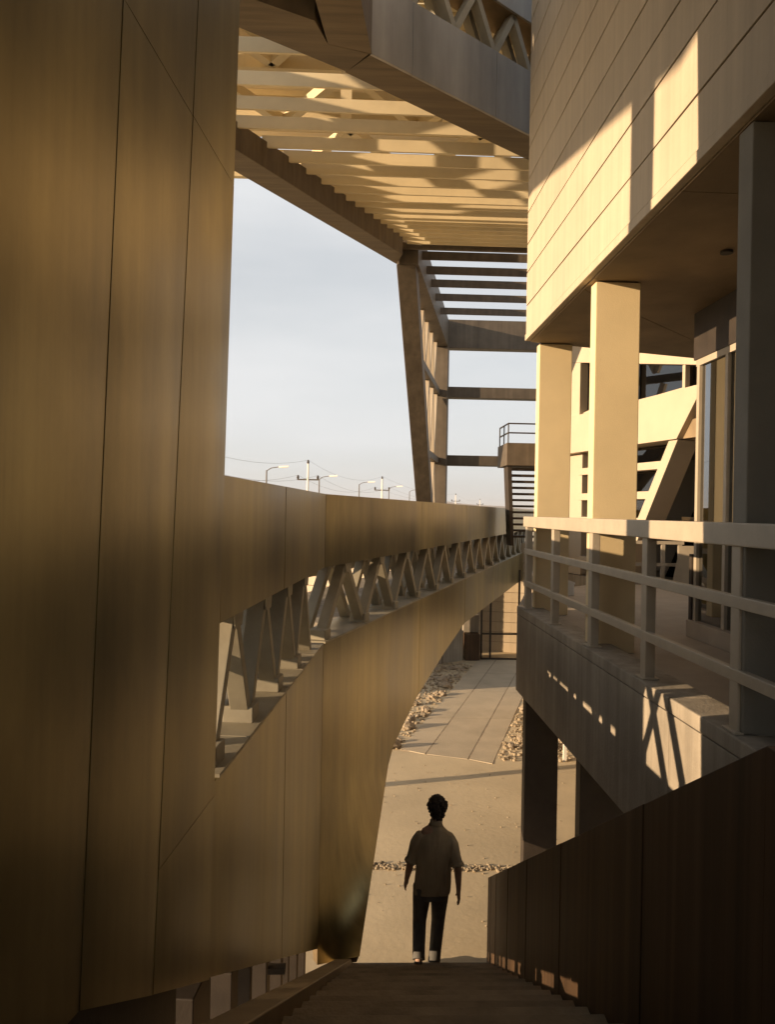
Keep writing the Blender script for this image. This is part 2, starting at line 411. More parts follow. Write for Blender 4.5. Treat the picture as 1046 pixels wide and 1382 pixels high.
# sill plates on the lower box, in short lengths
sills = [(PA, nA, s, min(s + .62, LA)) for s in [E0 + .62 * i for i in range(7)] if s < LA - .1] + [(PB, nB, s, s + 1.35) for s in [.02 + 1.36 * i for i in range(14)]]
for P_, n_, s0, s1 in sills:
    dz = random.uniform(0, .008)
    g = G().prism([P_(s0, Z_LT), P_(s1 - .008, Z_LT), P_(s1 - .008, Z_LT) + n_ * .46, P_(s0, Z_LT) + n_ * .46], (0, 0, .014 + dz))
    g.v = [tuple(Vector(v) - n_ * .012) for v in g.v]
    link('sill_plate', g, 'member', fb)
# truss members: two layers of flat boxed diagonals, with foot plates
def truss(th, P_, n_, apex, zb, zt, w=.085, dep=.15, layers=(.06, .33), mt='member', shoe=True, off=.0):
    for li, o in enumerate(layers):
        sh = off * li
        for (s0, t0), (s1, t1) in zip(apex, apex[1:]):
            a = P_(s0 + sh, zb if t0 == 0 else zt) + n_ * (o + dep / 2); c = P_(s1 + sh, zb if t1 == 0 else zt) + n_ * (o + dep / 2)
            d = (c - a).normalized()
            ax = d.cross(n_).normalized()
            link('truss_diagonal', G().beam(a, c, dep, w, side=n_), mt, th, bevel=.004)
            if shoe and li == 0 and t0 == 1:
                q = P_(s0 + sh, zt) + n_ * (o - .006); e = (P_(1, 0) - P_(0, 0)).normalized(); z_ = Vector((0, 0, 1))
                link('gusset_plate', G().prism([q - e * .11, q + e * .11, q + e * .075 - z_ * .10, q - e * .075 - z_ * .10], -n_ * .008), mt, th)
            if shoe and li == 0 and t0 == 0:
                q = P_(s0 + sh, zb) + n_ * (o + dep / 2)
                e = (P_(1, 0) - P_(0, 0)).normalized()
                link('foot_plate', G().prism([q - e * .085 - n_ * .085, q + e * .085 - n_ * .085, q + e * .085 + n_ * .1, q - e * .085 + n_ * .1], (0, 0, .10)), mt, th, bevel=.006)
def zig(s, end, half, t=0):
    r = []
    while s < end: r.append((s, t)); s += half; t = 1 - t
    return r
truss(fb, PA, nA, zig(.2, 3.75, .40), Z_LT + .015, Z_UB, off=.2, w=.07, dep=.11)
truss(fb, PB, nB, zig(.18, 21, .66), Z_LT + .015, Z_UB, off=.3, layers=(.05, .33), w=.085, dep=.11)
# legs between skirt and stair stringer on fold A
for s, w in ((-.02, .30), (.72, .16), (1.2, .06), (1.72, .13), (2.3, .07), (2.62, .05), (3.05, .07), (3.5, .06)):
    p = PA(s, 0); e = (PA(1, 0) - PA(0, 0))
    z1 = abz(s + w) + .05
    g = G().prism([p + nA * .08, p + e * w + nA * .08, p + e * w + nA * .26, p + nA * .26], (0, 0, z1 - (z1 - .8)))
    g.v = [(x, y, z + z1 - .8) for x, y, z in g.v]
    link('leg', g, 'dark', fb, bevel=.006)
p = PA(1.62, abz(1.62) - .05); link('bracket', G().box((p.x - .05, p.y - .05, p.z - .02), (p.x + .07, p.y + .02, p.z + .02)), 'dark', fb)
# walkway floor and far parapet
g = G().prism([PB(1.5, 3.22) + nB * .5, PB(24, 3.22) + nB * .5, PB(24, 3.22) + nB * 2.0, PB(1.5, 3.22) + nB * 2.0], (0, 0, .15)); link('walkway_floor', g, 'concrete', fb)
link('far_parapet_screen', G().prism([PB(1.0, 3.56) + nB * 2.2, PB(29, 3.56) + nB * 2.2, PB(29, 4.84) + nB * 2.2, PB(1.0, 4.84) + nB * 2.2], nB * .12), 'clad', fb)
link('far_parapet_screen', G().box((-2.56, 4.42, 3.84), (-2.46, 8.7, 5.0)), 'clad', fb)  # unseen panel and its legs, added to block sun from the fascia
for y in (4.6, 6.0): link('leg', G().box((-2.6, y, -.1), (-2.45, y + .12, 3.95)), 'dark', fb)

# ---------------------------------------------------------------- tall clad wall on the left
wl = thing('clad_wall', 'tall bronze metal wall at the left with vertical and slanting seams', 'wall', (-1, 0, 0))
lean = lambda z: .055 * (z - 4.855)
edge = lambda z: .026 + (lean(z) if z > 3 else lean(3) + .02 * (z - 3))
def WP(s, z, o=0.0): return PA(s, z) - nA * (.012 - o)
def wbot(s):
    return min(stair_z(3.7 + s * .9962) + .16, 3.42)
j1 = lambda z: -1.36 + .06 * (z - 4.855)
j2 = lambda z: -.68 + .085 * (z - 4.855)
lo = lambda z: -2.6 + .06 * (z - 4.855)
far_ = lambda z: -4.4
end_ = lambda z: -9.0
wall_seed = 0.3
def strip(f0, f1, z0, z1, name='metal_panel'):
    zs = [z0 if not callable(z0) else None, z1]
    a0 = z0(f0(3)) if callable(z0) else z0; a1 = z0(f1(3)) if callable(z0) else z0
    poly = [WP(f0(a0), a0), WP(f1(a1), a1), WP(f1(z1), z1), WP(f0(z1), z1)]
    global wall_seed
    wall_seed += 1.7
    buckled(name, shrink(poly, .0016), nA, wl, seed=wall_seed)
strip(j2, edge, 6.275, 13); strip(j1, j2, 6.275, 13)
strip(j2, edge, 3.345, 6.275); strip(j2, edge, wbot, 3.345); strip(j1, j2, wbot, 6.275)
strip(lo, j1, wbot, 13); strip(far_, lo, 3.42, 13); strip(end_, far_, 3.42, 13)
g = G().prism([WP(-9, 3.44), WP(-1.6, 3.44), WP(edge(2.5) - .01, wbot(edge(2.5)) + .02), WP(edge(4.85) - .01, 4.85), WP(edge(13) - .01, 13), WP(-9, 13)], nA * .16)
g.v = [tuple(Vector(v) + nA * .052) for v in g.v]; link('wall_core', g, 'trim', wl)
link('plinth', G().prism([PA(-9, 3.4) + nA * .05, PA(-1.55, 3.4) + nA * .05, PA(-.38, 2.8) + nA * .05, PA(-.38, -.3) + nA * .05, PA(-9, -.3) + nA * .05], nA * .35), 'dark', wl)

# ---------------------------------------------------------------- stair
st = thing('stair', 'dark stone stair running down to the sandy yard between two metal walls', 'stair', (.5, 2.2, 0))
TR, RS = .307, .1626
xl = lambda y: -.55 + .071 * y
xr = lambda y: .96 + .055 * y - .004
link('landing', G().prism([(xl(-3) , -3, 2.75), (xr(-3), -3, 2.75), (xr(2.2), 2.2, 2.75), (xl(2.2), 2.2, 2.75)], (0, 0, .34)), 'step', st)
for k in range(18):
    z = 3.09 - RS * (k + 1); y0 = 2.2 + TR * k; y1 = y0 + TR
    g = G().prism([(xl(y0), y0, z - .5), (xr(y0), y0, z - .5), (xr(y1) , y1 + .025, z - .5), (xl(y1), y1 + .025, z - .5)], (0, 0, .5))
    link('step', g, 'step', st, bevel=.008)
# left stringer
g = G()
pts = []
ya, yb = 1.6, 7.78
def sp(y, dx, z): return (xl(y) - dx, y, z)
g.prism([sp(ya, .0, stair_z(ya) + .08), sp(yb, .0, stair_z(yb) + .055), sp(yb, .0, -.25), sp(ya, .0, stair_z(ya) - .35)], (-.16, 0, 0))
link('stringer', g, 'trim', st, bevel=.006)
# right parapet
pr = thing('stair_parapet', 'low dark rust coloured metal wall sloping down the right side of the stair', 'wall', (1.2, 5, 0))
ptop = lambda y: min(stair_z(y) + .885, 4.1) if y > 1 else 4.1 + 0 * y
pb = lambda y: max(-.2, stair_z(y) - .35) if y > 1 else 2.7
y = 8.03; i = 0
widths = [.07, .09, .08, .11, .3, .42, .36, .5, .45, .62, .55, .7, .8, 1.0, 1.2]
for w in widths:
    y0, y1 = y - w, y - .003; y -= w; i += 1
    o = .0 if i % 2 else .003
    ox = .96 + .055 * y0 + o; ox1 = .96 + .055 * y1 + o
    g = G().prism([(ox, y0, pb(y0)), (ox1, y1, pb(y1)), (ox1, y1, ptop(y1)), (ox, y0, ptop(y0))], (.05, 0, 0))
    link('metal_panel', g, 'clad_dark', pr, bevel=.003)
ye = y
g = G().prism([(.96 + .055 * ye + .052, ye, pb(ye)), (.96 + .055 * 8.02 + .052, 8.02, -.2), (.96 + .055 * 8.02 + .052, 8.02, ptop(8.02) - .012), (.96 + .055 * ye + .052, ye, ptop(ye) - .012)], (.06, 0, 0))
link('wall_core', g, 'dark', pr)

# ---------------------------------------------------------------- terrace at the right
XT = 2.05
tr = thing('terrace', 'raised concrete terrace with a deep fascia on the right', 'terrace', (4, 5, 0))
link('slab', G().prism([(XT + .06, -5, 2.45), (9, -5, 2.45), (9, 15.6, 2.45), (4.7, 14.6, 2.45), (2.75, 12.4, 2.45), (XT + .06, 9.9, 2.45)], (0, 0, .97)), 'deck', tr)
fy = [9.93, 7.5, 5.0, 2.4, -.4, -5]
for y1, y0 in zip(fy, fy[1:]):
    link('fascia_panel', G().box((XT, y0 + .003, 2.42), (XT + .058, y1 - .003, 3.40)), 'concrete', tr, bevel=.005)
    link('kerb', G().box((XT - .006, y0 + .003, 3.408), (XT + .30, y1 - .003, 3.505)), 'concrete', tr, bevel=.01)
link('end_fascia', G().prism([(XT + .06, 9.93, 2.42), (2.77, 12.44, 2.42), (2.72, 12.44, 2.42), (XT, 9.93, 2.42)], (0, 0, 1.05)), 'concrete', tr)
# railing
rl = thing('terrace_railing', 'pale steel railing with a flat top board along the terrace edge', 'railing', (XT + .1, 5, 3.5))
link('top_rail', G().box((XT + .02, -3, 4.535), (XT + .17, 9.75, 4.665)), 'rail', rl, bevel=.008)
for z in (4.225, 3.82): link('mid_rail', G().box((XT + .035, -3, z - .035), (XT + .085, 9.74, z + .035)), 'rail', rl, bevel=.006)
for y in (9.66, 8.32, 6.93, 5.6, 4.22, 2.85, 1.4): link('post', G().box((XT + .04, y - .05, 3.5), (XT + .115, y + .05, 4.54)), 'rail', rl, bevel=.006); link('base_plate', G().box((XT + .015, y - .08, 3.506), (XT + .14, y + .08, 3.518)), 'rail', rl, bevel=.003)
link('end_rail', G().prism([(XT + .05, 9.7, 4.535), (2.8, 12.2, 4.535), (2.88, 12.18, 4.535), (XT + .13, 9.68, 4.535)], (0, 0, .12)), 'rail', rl)
for z in (4.19, 3.785): link('end_rail', G().prism([(XT + .06, 9.7, z), (2.8, 12.2, z), (2.84, 12.19, z), (XT + .1, 9.68, z)], (0, 0, .07)), 'rail', rl)
link('post', G().box((2.78, 12.15, 3.4), (2.86, 12.23, 4.54)), 'rail', rl)

# columns (upper)
def column(x, y, z0, z1, label, w=.42, d=.16, mt='column'):
    c = thing('column', label, 'column', (x, y, z0), 'flat columns along the terrace edge')
    link('shaft', G().box((x, y, z0), (x + w, y + d, z1 - .03)), mt, c, bevel=.008)
    link('head_plate', G().box((x + .02, y + .02, z1 - .03), (x + w - .02, y + d - .02, z1)), 'dark', c)
    return c
column(2.105, 4.14, 3.42, 6.89, 'column in painted shade at the right edge, closest on the terrace', mt='shade_column')
column(2.145, 7.08, 3.42, 6.89, 'broad sunlit yellow column in front of the pale rear building')
column(2.235, 9.72, 3.42, 6.89, 'sunlit yellow column at the far corner of the terrace')
column(2.10, 9.55, -.1, 2.45, 'shade-dark column below the terrace, standing in the sandy yard', mt='dark')  # both lower columns: shade below the terrace put into a near-black colour
column(2.10, 7.15, -.1, 2.45, 'shade-dark column below the terrace, half behind the sloping stair wall', mt='dark')

# ---------------------------------------------------------------- upper building: boarded overhang
ub = thing('boarded_building', 'cream boarded upper storey overhanging the terrace on columns', 'building', (5, 3, 6.9))
z = 6.965; k = 0
heights = [.36, .42, .36, .40, .42, .40, .38, .42, .40, .41, .42, .40, .42, .42]
for h in heights:
    g = G(); n = 22; b = 0
    e0 = [.0055 * noise.noise(Vector((i * .5, k * 3.1, 0))) for i in range(n + 1)]; e1 = [.0055 * noise.noise(Vector((i * .5, k * 3.1 + 7, 4))) for i in range(n + 1)]
    for i in range(n + 1):
        y = -5 + (9.70 + 5) * i / n; px = .004 * noise.noise(Vector((i * .4, k * 2.0, 2)))
        g.v += [(XT + px, y, z + .008 + e0[i]), (XT + px, y, z + h - .008 + e1[i]), (XT + .05, y, z + .008 + e0[i]), (XT + .05, y, z + h - .008 + e1[i])]
    for i in range(n):
        q = 4 * i
        g.f += [(q, q + 1, q + 5, q + 4), (q + 2, q + 6, q + 7, q + 3), (q, q + 4, q + 6, q + 2), (q + 1, q + 3, q + 7, q + 5)]
    g.f += [(0, 2, 3, 1), (4 * n, 4 * n + 1, 4 * n + 3, 4 * n + 2)]
    link('wall_board', g, 'cream', ub, bevel=.003)
    z += h; k += 1
link('bottom_trim', G().box((XT - .012, -5, 6.885), (XT + .06, 9.70, 6.962)), 'cream', ub, bevel=.006)
link('wall_core', G().prism([(XT + .052, -5, 6.9), (9, -5, 6.9), (9, 11.6, 6.9), (XT + .052, 9.69, 6.9)], (0, 0, 5.6)), 'interior', ub)
# soffit boards
sy = [(-5, 1.6), (1.6, 5.1)]
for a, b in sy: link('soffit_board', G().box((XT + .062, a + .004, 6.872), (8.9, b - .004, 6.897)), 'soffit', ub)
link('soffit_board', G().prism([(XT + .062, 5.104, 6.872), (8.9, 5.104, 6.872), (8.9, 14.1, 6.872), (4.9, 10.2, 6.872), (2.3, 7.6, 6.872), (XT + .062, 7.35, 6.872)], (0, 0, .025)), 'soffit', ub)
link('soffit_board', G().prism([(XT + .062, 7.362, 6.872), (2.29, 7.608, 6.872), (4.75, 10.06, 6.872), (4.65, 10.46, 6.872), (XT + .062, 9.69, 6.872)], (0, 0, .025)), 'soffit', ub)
link('soffit_light', G().tube([(2.95, 6.2, 6.85), (2.95, 6.2, 6.875)], .05, 12), 'dark', ub)
# bulkhead over the glazed room
link('bulkhead', G().box((3.54, -5, 6.37), (3.62, 8.15, 6.87)), 'dark', ub)  # dark colour stands in for shade on this face

# glazed room under the overhang
gr = thing('glazed_room', 'glass walled room under the overhang, its panes mirroring the sky', 'glass wall', (3.6, 4, 3.42))
link('plinth', G().box((3.5, -5, 3.42), (3.66, 8.14, 3.60)), 'deck', gr, bevel=.008)
link('head_frame', G().box((3.555, -5, 6.30), (3.625, 8.12, 6.368)), 'rail', gr)
my = [8.06, 7.42, 6.62, 5.8, 5.0, 4.2, 3.4, 2.6, 1.8, 1.0, 0.2]
for y in my: link('mullion', G().box((3.55, y - .03, 3.60), (3.64, y + .03, 6.30)), 'rail', gr, bevel=.004)
for y1, y0 in zip(my, my[1:]): link('pane', G().box((3.585, y0 + .03, 3.60), (3.597, y1 - .03, 6.30)), 'mirror_glass', gr)
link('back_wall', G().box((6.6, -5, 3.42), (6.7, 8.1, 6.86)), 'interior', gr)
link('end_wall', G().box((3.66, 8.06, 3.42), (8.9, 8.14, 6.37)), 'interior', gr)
link('end_post', G().box((3.53, 8.09, 3.42), (3.65, 8.15, 4.3)), 'dark', gr)

# ---------------------------------------------------------------- pale rear building
FD = (-.26, 1.0); PF = plane_pt((5.8, 15.0), FD); nF = -leftn(FD)      # nF points inwards (away from the stair)
nF = Vector((1, .26, 0)).normalized()
rb = thing('rear_building', 'pale rendered rear building with a slanted leg, sunlit behind the columns', 'building', (6, 16, 3.42))
def fs(name, pts, d0, d1, mt='facade', bv=.006, parent=None):
    g = G().prism([PF(s, z) + nF * d0 for s, z in pts], nF * (d1 - d0)); return link(name, g, mt, parent or rb, bevel=bv)
head = lambda s: 7.70 + .19 * s
fs('wall', [(-3.2, head(-3.2)), (4.25, head(4.25)), (4.25, 9.2), (-3.2, 9.2)], 0, .5)
fs('wall', [(2.93, 7.0), (4.25, 7.0), (4.25, head(4.25) - .004), (2.93, head(2.93) - .004)], 0, .5)
fs('wall', [(2.97, 3.3), (4.25, 3.3), (4.25, 6.14), (2.97, 6.14)], .12, .55)
fs('ramp_band', [(4.25, 6.146), (4.25, 6.99), (-1.3, 7.09), (-1.3, 6.86), (-.74, 6.16)], -.10, .6)
fs('porch_soffit', [(-3.2, 6.75), (-1.0, 6.5), (-.7, 6.165), (-3.2, 6.165)], .03, 2.2, 'soffit')
fs('window_mullion', [(-.79, 7.085), (-.71, 7.085), (-.71, head(-.75) - .004), (-.79, head(-.75) - .004)], .03, .14)
for s0, s1 in ((.9, .98), (2.38, 2.46)):
    fs('window_mullion', [(s0, 7.05), (s1, 7.05), (s1, head(s0) - .004), (s0, head(s0) - .004)], .03, .14)
for s0, s1 in ((-3.1, -.8), (-.7, .9), (.99, 2.37), (2.47, 2.92)):
    w = fs('window', [(s0, 7.02), (s1, 7.02), (s1, head(s1) - .01), (s0, head(s0) - .01)], .2, .21, 'glass', 0)
    fs('sill', [(s0, 7.10), (s1, 7.04), (s1, 7.09), (s0, 7.15)], .1, .26, 'facade', 0, w)
# interior seen through the upper windows: sloping ceiling beams
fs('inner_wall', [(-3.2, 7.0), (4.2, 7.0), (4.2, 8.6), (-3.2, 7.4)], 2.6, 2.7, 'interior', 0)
fs('inner_beam', [(-.5, 7.05), (.9, 7.05), (-1.6, 7.62), (-2.6, 7.5)], 1.2, 1.4, 'facade', 0)
# slanted leg and transoms
fs('slanted_leg', [(-.72, 6.143), (-.46, 6.143), (1.36, 3.3), (1.06, 3.3)], -.06, .42)
fs('transom', [(-.28, 5.63), (2.97, 5.63), (2.97, 5.785), (-.38, 5.785)], .02, .3)
fs('transom', [(.10, 5.045), (2.97, 5.045), (2.97, 5.20), (.0, 5.20)], .02, .3)
fs('transom', [(.40, 4.56), (2.97, 4.56), (2.97, 4.66), (.34, 4.66)], .02, .3)
fs('transom', [(.9, 3.6), (2.97, 3.6), (2.97, 3.75), (.9, 3.75)], .02, .3)
for s in (2.40, 1.5): fs('mullion', [(s, 3.3), (s + .10, 3.3), (s + .10, 6.14), (s, 6.14)], .31, .38)
fs('pane', [(1.1, 3.3), (2.95, 3.3), (2.95, 6.14), (-.7, 6.14)], .39, .40, 'glass', 0)
# recessed porch glazing right of the leg
fs('porch_frame', [(-3.2, 4.62), (.7, 4.62), (.7, 4.70), (-3.2, 4.70)], 1.15, 1.25)
for s in (-1.15, -2.4): fs('porch_frame', [(s, 3.4), (s + .09, 3.4), (s + .09, 6.16), (s, 6.16)], 1.1, 1.2)
fs('porch_frame', [(-2.15, 3.4), (-1.92, 3.4), (-2.3, 5.6), (-2.42, 5.6)], .9, 1.0)
fs('pane', [(-3.2, 3.4), (1.3, 3.4), (-.4, 6.16), (-3.2, 6.16)], 1.22, 1.23, 'glass', 0)
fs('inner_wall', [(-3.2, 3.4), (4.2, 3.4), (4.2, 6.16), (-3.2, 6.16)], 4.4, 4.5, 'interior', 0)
fs('inner_brace', [(-1.9, 3.5), (-1.7, 3.5), (-.5, 5.6), (-.7, 5.6)], 2.4, 2.5, 'facade', 0)
fs('inner_counter', [(-2.8, 3.4), (2.0, 3.4), (2.0, 4.5), (-2.8, 4.5)], 3.2, 3.4, 'interior', 0)
fs('roof_slab', [(-3.2, 9.21), (4.25, 9.21), (4.25, 9.4), (-3.2, 9.4)], -.1, 6, 'facade', 0)
fs('floor_slab', [(-3.2, 6.2), (4.2, 6.2), (4.2, 6.7), (-3.2, 6.7)], .62, 5.5, 'interior', 0)
fs('end_wall', [(4.1, 3.3), (4.24, 3.3), (4.24, 9.19), (4.1, 9.19)], .56, 5.5, 'facade', 0)
fs('base_wall', [(-3.2, -.1), (4.25, -.1), (4.25, 3.29), (-3.2, 3.29)], .1, 5.5, 'concrete', 0)

# rear railing, leaning board and box on the terrace
rr = thing('rear_railing', 'small pale railing at the back of the terrace below the slanted leg', 'railing', (5.5, 14.2, 3.42))
for z in (4.21, 3.80, 3.46): link('rail', G().box((4.75, 14.2, z - .03), (6.05, 14.25, z + .03)), 'rail', rr)
for x in (4.9, 5.42, 5.66, 5.98): link('post', G().box((x - .035, 14.205, 3.42), (x + .035, 14.245, 4.235)), 'rail', rr)
lb = link('leaning_board', G().prism([(5.72, 13.95, 3.43), (6.08, 13.95, 3.43), (6.22, 14.12, 4.16), (5.94, 14.12, 4.16)], (.02, .035, 0)), 'wood', bevel=.006)
tag(lb, 'grey board leaning against the small railing at the back of the terrace', 'board')
bx = thing('white_box', 'small white box on the terrace floor behind the railing', 'box', (3.3, 12.2, 3.42))
link('carton', G().box((3.22, 12.1, 3.42), (3.40, 12.26, 3.60)), 'white', bx, bevel=.004)
link('lid', G().prism([(3.21, 12.09, 3.60), (3.41, 12.09, 3.60), (3.41, 12.09, 3.63), (3.31, 12.09, 3.66), (3.21, 12.09, 3.63)], (0, .18, 0)), 'white', bx)

# ---------------------------------------------------------------- overhead footbridge
K = Vector((.033, 8.776, 0)); ED = (2.167, 1.71); PK = plane_pt(K, ED); nK = leftn(ED)
Zb, Zl, Zu, Zt = 9.89, 10.765, 11.42, 12.13
ob = thing('overhead_footbridge', 'grey clad footbridge crossing overhead with a truss slot near the top', 'footbridge', (1, 9.6, Zb))
for s0, s1 in ((0.0, .62), (.62, 2.1), (2.1, 4.6)):
    clad(ob, 'lower_panel', shrink([PK(s0 - (0 if s0 else 0), Zb), PK(s1, Zb), PK(s1, Zl), PK(s0 - (.17 if s0 == 0 else 0), Zl)]), nK, 'clad_grey')
    clad(ob, 'upper_panel', shrink([PK(s0 - .3, Zu), PK(s1, Zu), PK(s1, Zt), PK(s0 - .3, Zt)]), nK, 'clad_grey')
g = G().prism([PK(.0, Zb + .003), PK(4.6, Zb + .003), PK(4.6, Zl - .006), PK(.0, Zl - .006)], nK * .46); g.v = [tuple(Vector(v) + nK * .037) for v in g.v]
link('lower_box', g, 'under', ob)
g = G().prism([PK(-.3, Zu + .003), PK(4.6, Zu + .003), PK(4.6, Zt - .006), PK(-.3, Zt - .006)], nK * .46); g.v = [tuple(Vector(v) + nK * .037) for v in g.v]
link('upper_box', g, 'trim', ob)
truss(ob, PK, nK, zig(-.1, 4.4, .37), Zl, Zu, w=.085, dep=.13, layers=(.05, .32), off=.12, shoe=False)
# leg of the junction that runs back over the stair, and the arm going left
g = G().prism([(.028, 8.772, Zb + .002), (-.46, 8.62, Zb + .002), (-.56, 7.87, Zb + .002), (-.6, 5.2, Zb + .002), (-.13, 5.2, Zb + .002), (-.094, 7.843, Zb + .002)], (0, 0, .87))
for i in range(6, 12):
    x, y, z = g.v[i]; g.v[i] = (x, y, z)
link('cross_arm', g, 'under', ob)
g = G().prism([(-.462, 8.625, Zb + .004), (.0, 8.775, Zb + .004), (-.26, 9.15, Zb + .004), (-1.319, 8.45, Zb + .004), (-4.4, 6.4, Zb + .004), (-4.1, 6.15, Zb + .004), (-1.2, 7.91, Zb + .004), (-.585, 8.22, Zb + .004)], (0, 0, .86))
link('side_arm', g, 'under', ob)
link('roof_slab', G().prism([(-.3, 8.7, 10.8), (-.3, 5.2, 10.8), (-4.3, 5.2, 10.8), (-4.3, 6.3, 10.8), (-1.3, 8.4, 10.8)], (0, 0, .12)), 'dark', ob)  # dark slab fills the opening, its colour standing for deep shade
link('roof_slab', G().prism([(-1.5, 8.0, 10.95), (-.14, 7.7, 10.95), (-.14, 7.2, 10.95), (2.04, 7.2, 10.95), (2.04, -6, 10.95), (-1.5, -6, 10.95)], (0, 0, .15)), 'interior', ob)  # unseen roof added over the stair to darken it
# outer arm (behind the left wall): clad box with truss slot, throws the zigzag shadows
oc = [Vector((-10.9, .9, 0)), Vector((-5.3, 7.0, 0)), Vector((-4.0, 12.9, 0)), Vector((-3.95, 13.5, 0))]
for i, (a, b) in enumerate(zip(oc, oc[1:])):
    D = (b - a); P_ = plane_pt(a, D); n_ = leftn(D); L_ = D.length
    link('outer_lower_box', G().prism([P_(0, Zb + .2), P_(L_, Zb + .2), P_(L_, 11.1), P_(0, 11.1)], n_ * .45), 'clad', ob)
    if i == 0:
        link('outer_wall', G().prism([P_(0, 11.102), P_(L_ - .05, 11.102), P_(L_ - .05, Zt + 1.5), P_(0, Zt + 1.5)], n_ * .42), 'clad', ob)  # slot closed here, solid part added to keep sun off the boarded wall
    else:
        link('outer_upper_box', G().prism([P_(0, 12.25), P_(L_, 12.25), P_(L_, 12.9), P_(0, 12.9)], n_ * .45), 'clad', ob)
        truss(ob, P_, n_, zig(.1, L_, .7), 11.1, 12.25, w=.19, dep=.15, layers=(.05,), shoe=False)
link('support_column', G().box((-3.22, 4.00, -.1), (-3.02, 4.42, 9.9)), 'clad', ob)

# ---------------------------------------------------------------- louvred canopy
cn = thing('louvre_canopy', 'cream louvred canopy of thin beams between the overhead bridge and sky', 'canopy', (.5, 13, 10.2))
H = 10.22
sc = (H - EYE) / 5.2
dl = [8.77, 9.45, 10.03, 10.53, 11.08, 11.52, 11.90, 12.25, 12.57, 12.87, 13.12, 13.38, 13.64, 13.86, 14.06, 14.26, 14.46, 14.66, 14.86]
# left edge beam inner line
I0, I1 = Vector((-1.828, 11.351, 0)), Vector((.777, 15.597, 0))
O0, O1 = Vector((-1.976, 12.164, 0)), Vector((.653, 16.171, 0))
dI = (I1 - I0).normalized()
def xin(y): return I0.x + (y - I0.y) * dI.x / dI.y
a0, a1 = I0 - dI * 3.5, I1 - dI * .05
b0, b1 = O0 - dI * 3.5, O1
link('edge_beam', G().prism([a0 + Vector((0, 0, 9.89)), a1 + Vector((0, 0, 9.89)), b1 + Vector((0, 0, 9.89)), b0 + Vector((0, 0, 9.89))], (0, 0, .42)), 'under', cn, bevel=.01)
for i, d in enumerate(dl):
    y = d * sc
    xl_ = xin(y) - .05; xr_ = min(5.2, .62 + (y - 9.813) * 1.267)
    sl_ = .012
    g = G().prism([(xl_, y + .05, H), (xr_, y + .05 - (xr_ - xl_) * .0 , H), (xr_, y + .09, H), (xl_, y + .09, H)], (0, 0, .185))
    link('louvre', g, 'slat', cn, bevel=.004)
# open far bay: thinner louvres, their unlit side put into a dark colour
P2a, P2b = Vector((.653, 16.171, 0)), Vector((2.2, 24.235, 0))
d2 = (P2b - P2a); P2 = plane_pt(P2a, d2); n2 = -leftn(d2); L2 = d2.length
for y in (16.75, 17.75, 18.75, 19.95, 21.3):
    s = (y - P2a.y) / d2.normalized().y
    p = P2(s, 0)
    link('louvre', G().box((p.x + .45, y, H - .02), (6.5, y + .05, H + .16)), 'frame', cn, label='shade-coloured louvre of the open far bay')
link('end_beam', G().box((xin(15.6) - .02, 15.98, H - .06), (5.2, 16.06, H + .2)), 'frame', cn)
# upper layer of beams and braces seen through the gaps
for y, z in ((9.9, 11.35), (11.6, 11.3), (13.4, 11.3), (15.4, 11.3)):
    link('upper_beam', G().box((-3.0, y, z), (min(5.5, .1 + (y - 9.813) * 1.267), y + .12, z + .3)), 'slat', cn)
for y0, y1 in ((10.02, 11.6), (11.72, 13.4), (13.52, 15.4)):
    x = -2.6; t = 0
    while x < 4.8:
        if x + 1.15 > -.2 + (y0 - 9.813) * 1.267: break
        a = (x, y0 if t == 0 else y1, 11.4); c = (x + 1.15, y1 if t == 0 else y0, 11.4)
        link('upper_brace', G().beam(a, c, .14, .16), 'slat', cn); x += 1.15; t = 1 - t
for i in range(16):
    y = 9.6 + .41 * i; xr_ = min(5.2, .35 + (y - 9.813) * 1.267)
    link('upper_louvre', G().prism([(-3.2, y, 11.98), (xr_, y, 11.98), (xr_, y + .37, 12.1), (-3.2, y + .37, 12.1)], (0, 0, .035)), 'slat', cn)
    link('upper_louvre', G().box((-3.2, y + .18, 12.5), (xr_, y + .5, 12.54)), 'slat', cn)
for x in (-2.2, -.4, 1.1): link('hanger', G().box((x, 11.2, 10.46), (x + .16, 11.36, 11.3)), 'slat', cn)

# ---------------------------------------------------------------- far steel frame
sf = thing('truss_tower', 'brown steel frame with a slanting leg and zigzag bracing against the sky', 'frame tower', (1.8, 20, 0))
ee = d2.normalized()
base = P2(8.6, 0)
tp = P2(.0, 9.885)
def leg_sect(p): return [p, p + Vector((.40, -.0, 0)), p + Vector((.40, 0, 0)) + ee * .55, p + ee * .55]
g = G(); q0 = leg_sect(Vector((base.x, base.y, 0))); q1 = leg_sect(tp)
g.v = [tuple(v) for v in q0 + q1]; g.f = [(3, 2, 1, 0), (4, 5, 6, 7)] + [(i, (i + 1) % 4, (i + 1) % 4 + 4, i + 4) for i in range(4)]
link('slanting_leg', g, 'frame', sf, bevel=.01)
link('post', G().prism([P2(8.0, 0), P2(8.0, 0) + n2 * .48, P2(8.5, 0) + n2 * .48, P2(8.5, 0)], (0, 0, 9.88)), 'frame', sf, bevel=.01)
g = G().prism([P2(.02, 9.89), P2(8.5, 9.89), P2(8.5, 10.76), P2(.02, 10.76)], n2 * .46); link('top_chord', g, 'frame', sf, bevel=.01)
legs = lambda z: .55 + 8.6 * (9.885 - z) / 9.885
for z in (8.33, 6.2): link('chord', G().prism([P2(legs(z), z + .04), P2(8.0, z + .04), P2(8.0, z + .22), P2(legs(z + .22), z + .22)], n2 * .24), 'frame', sf)
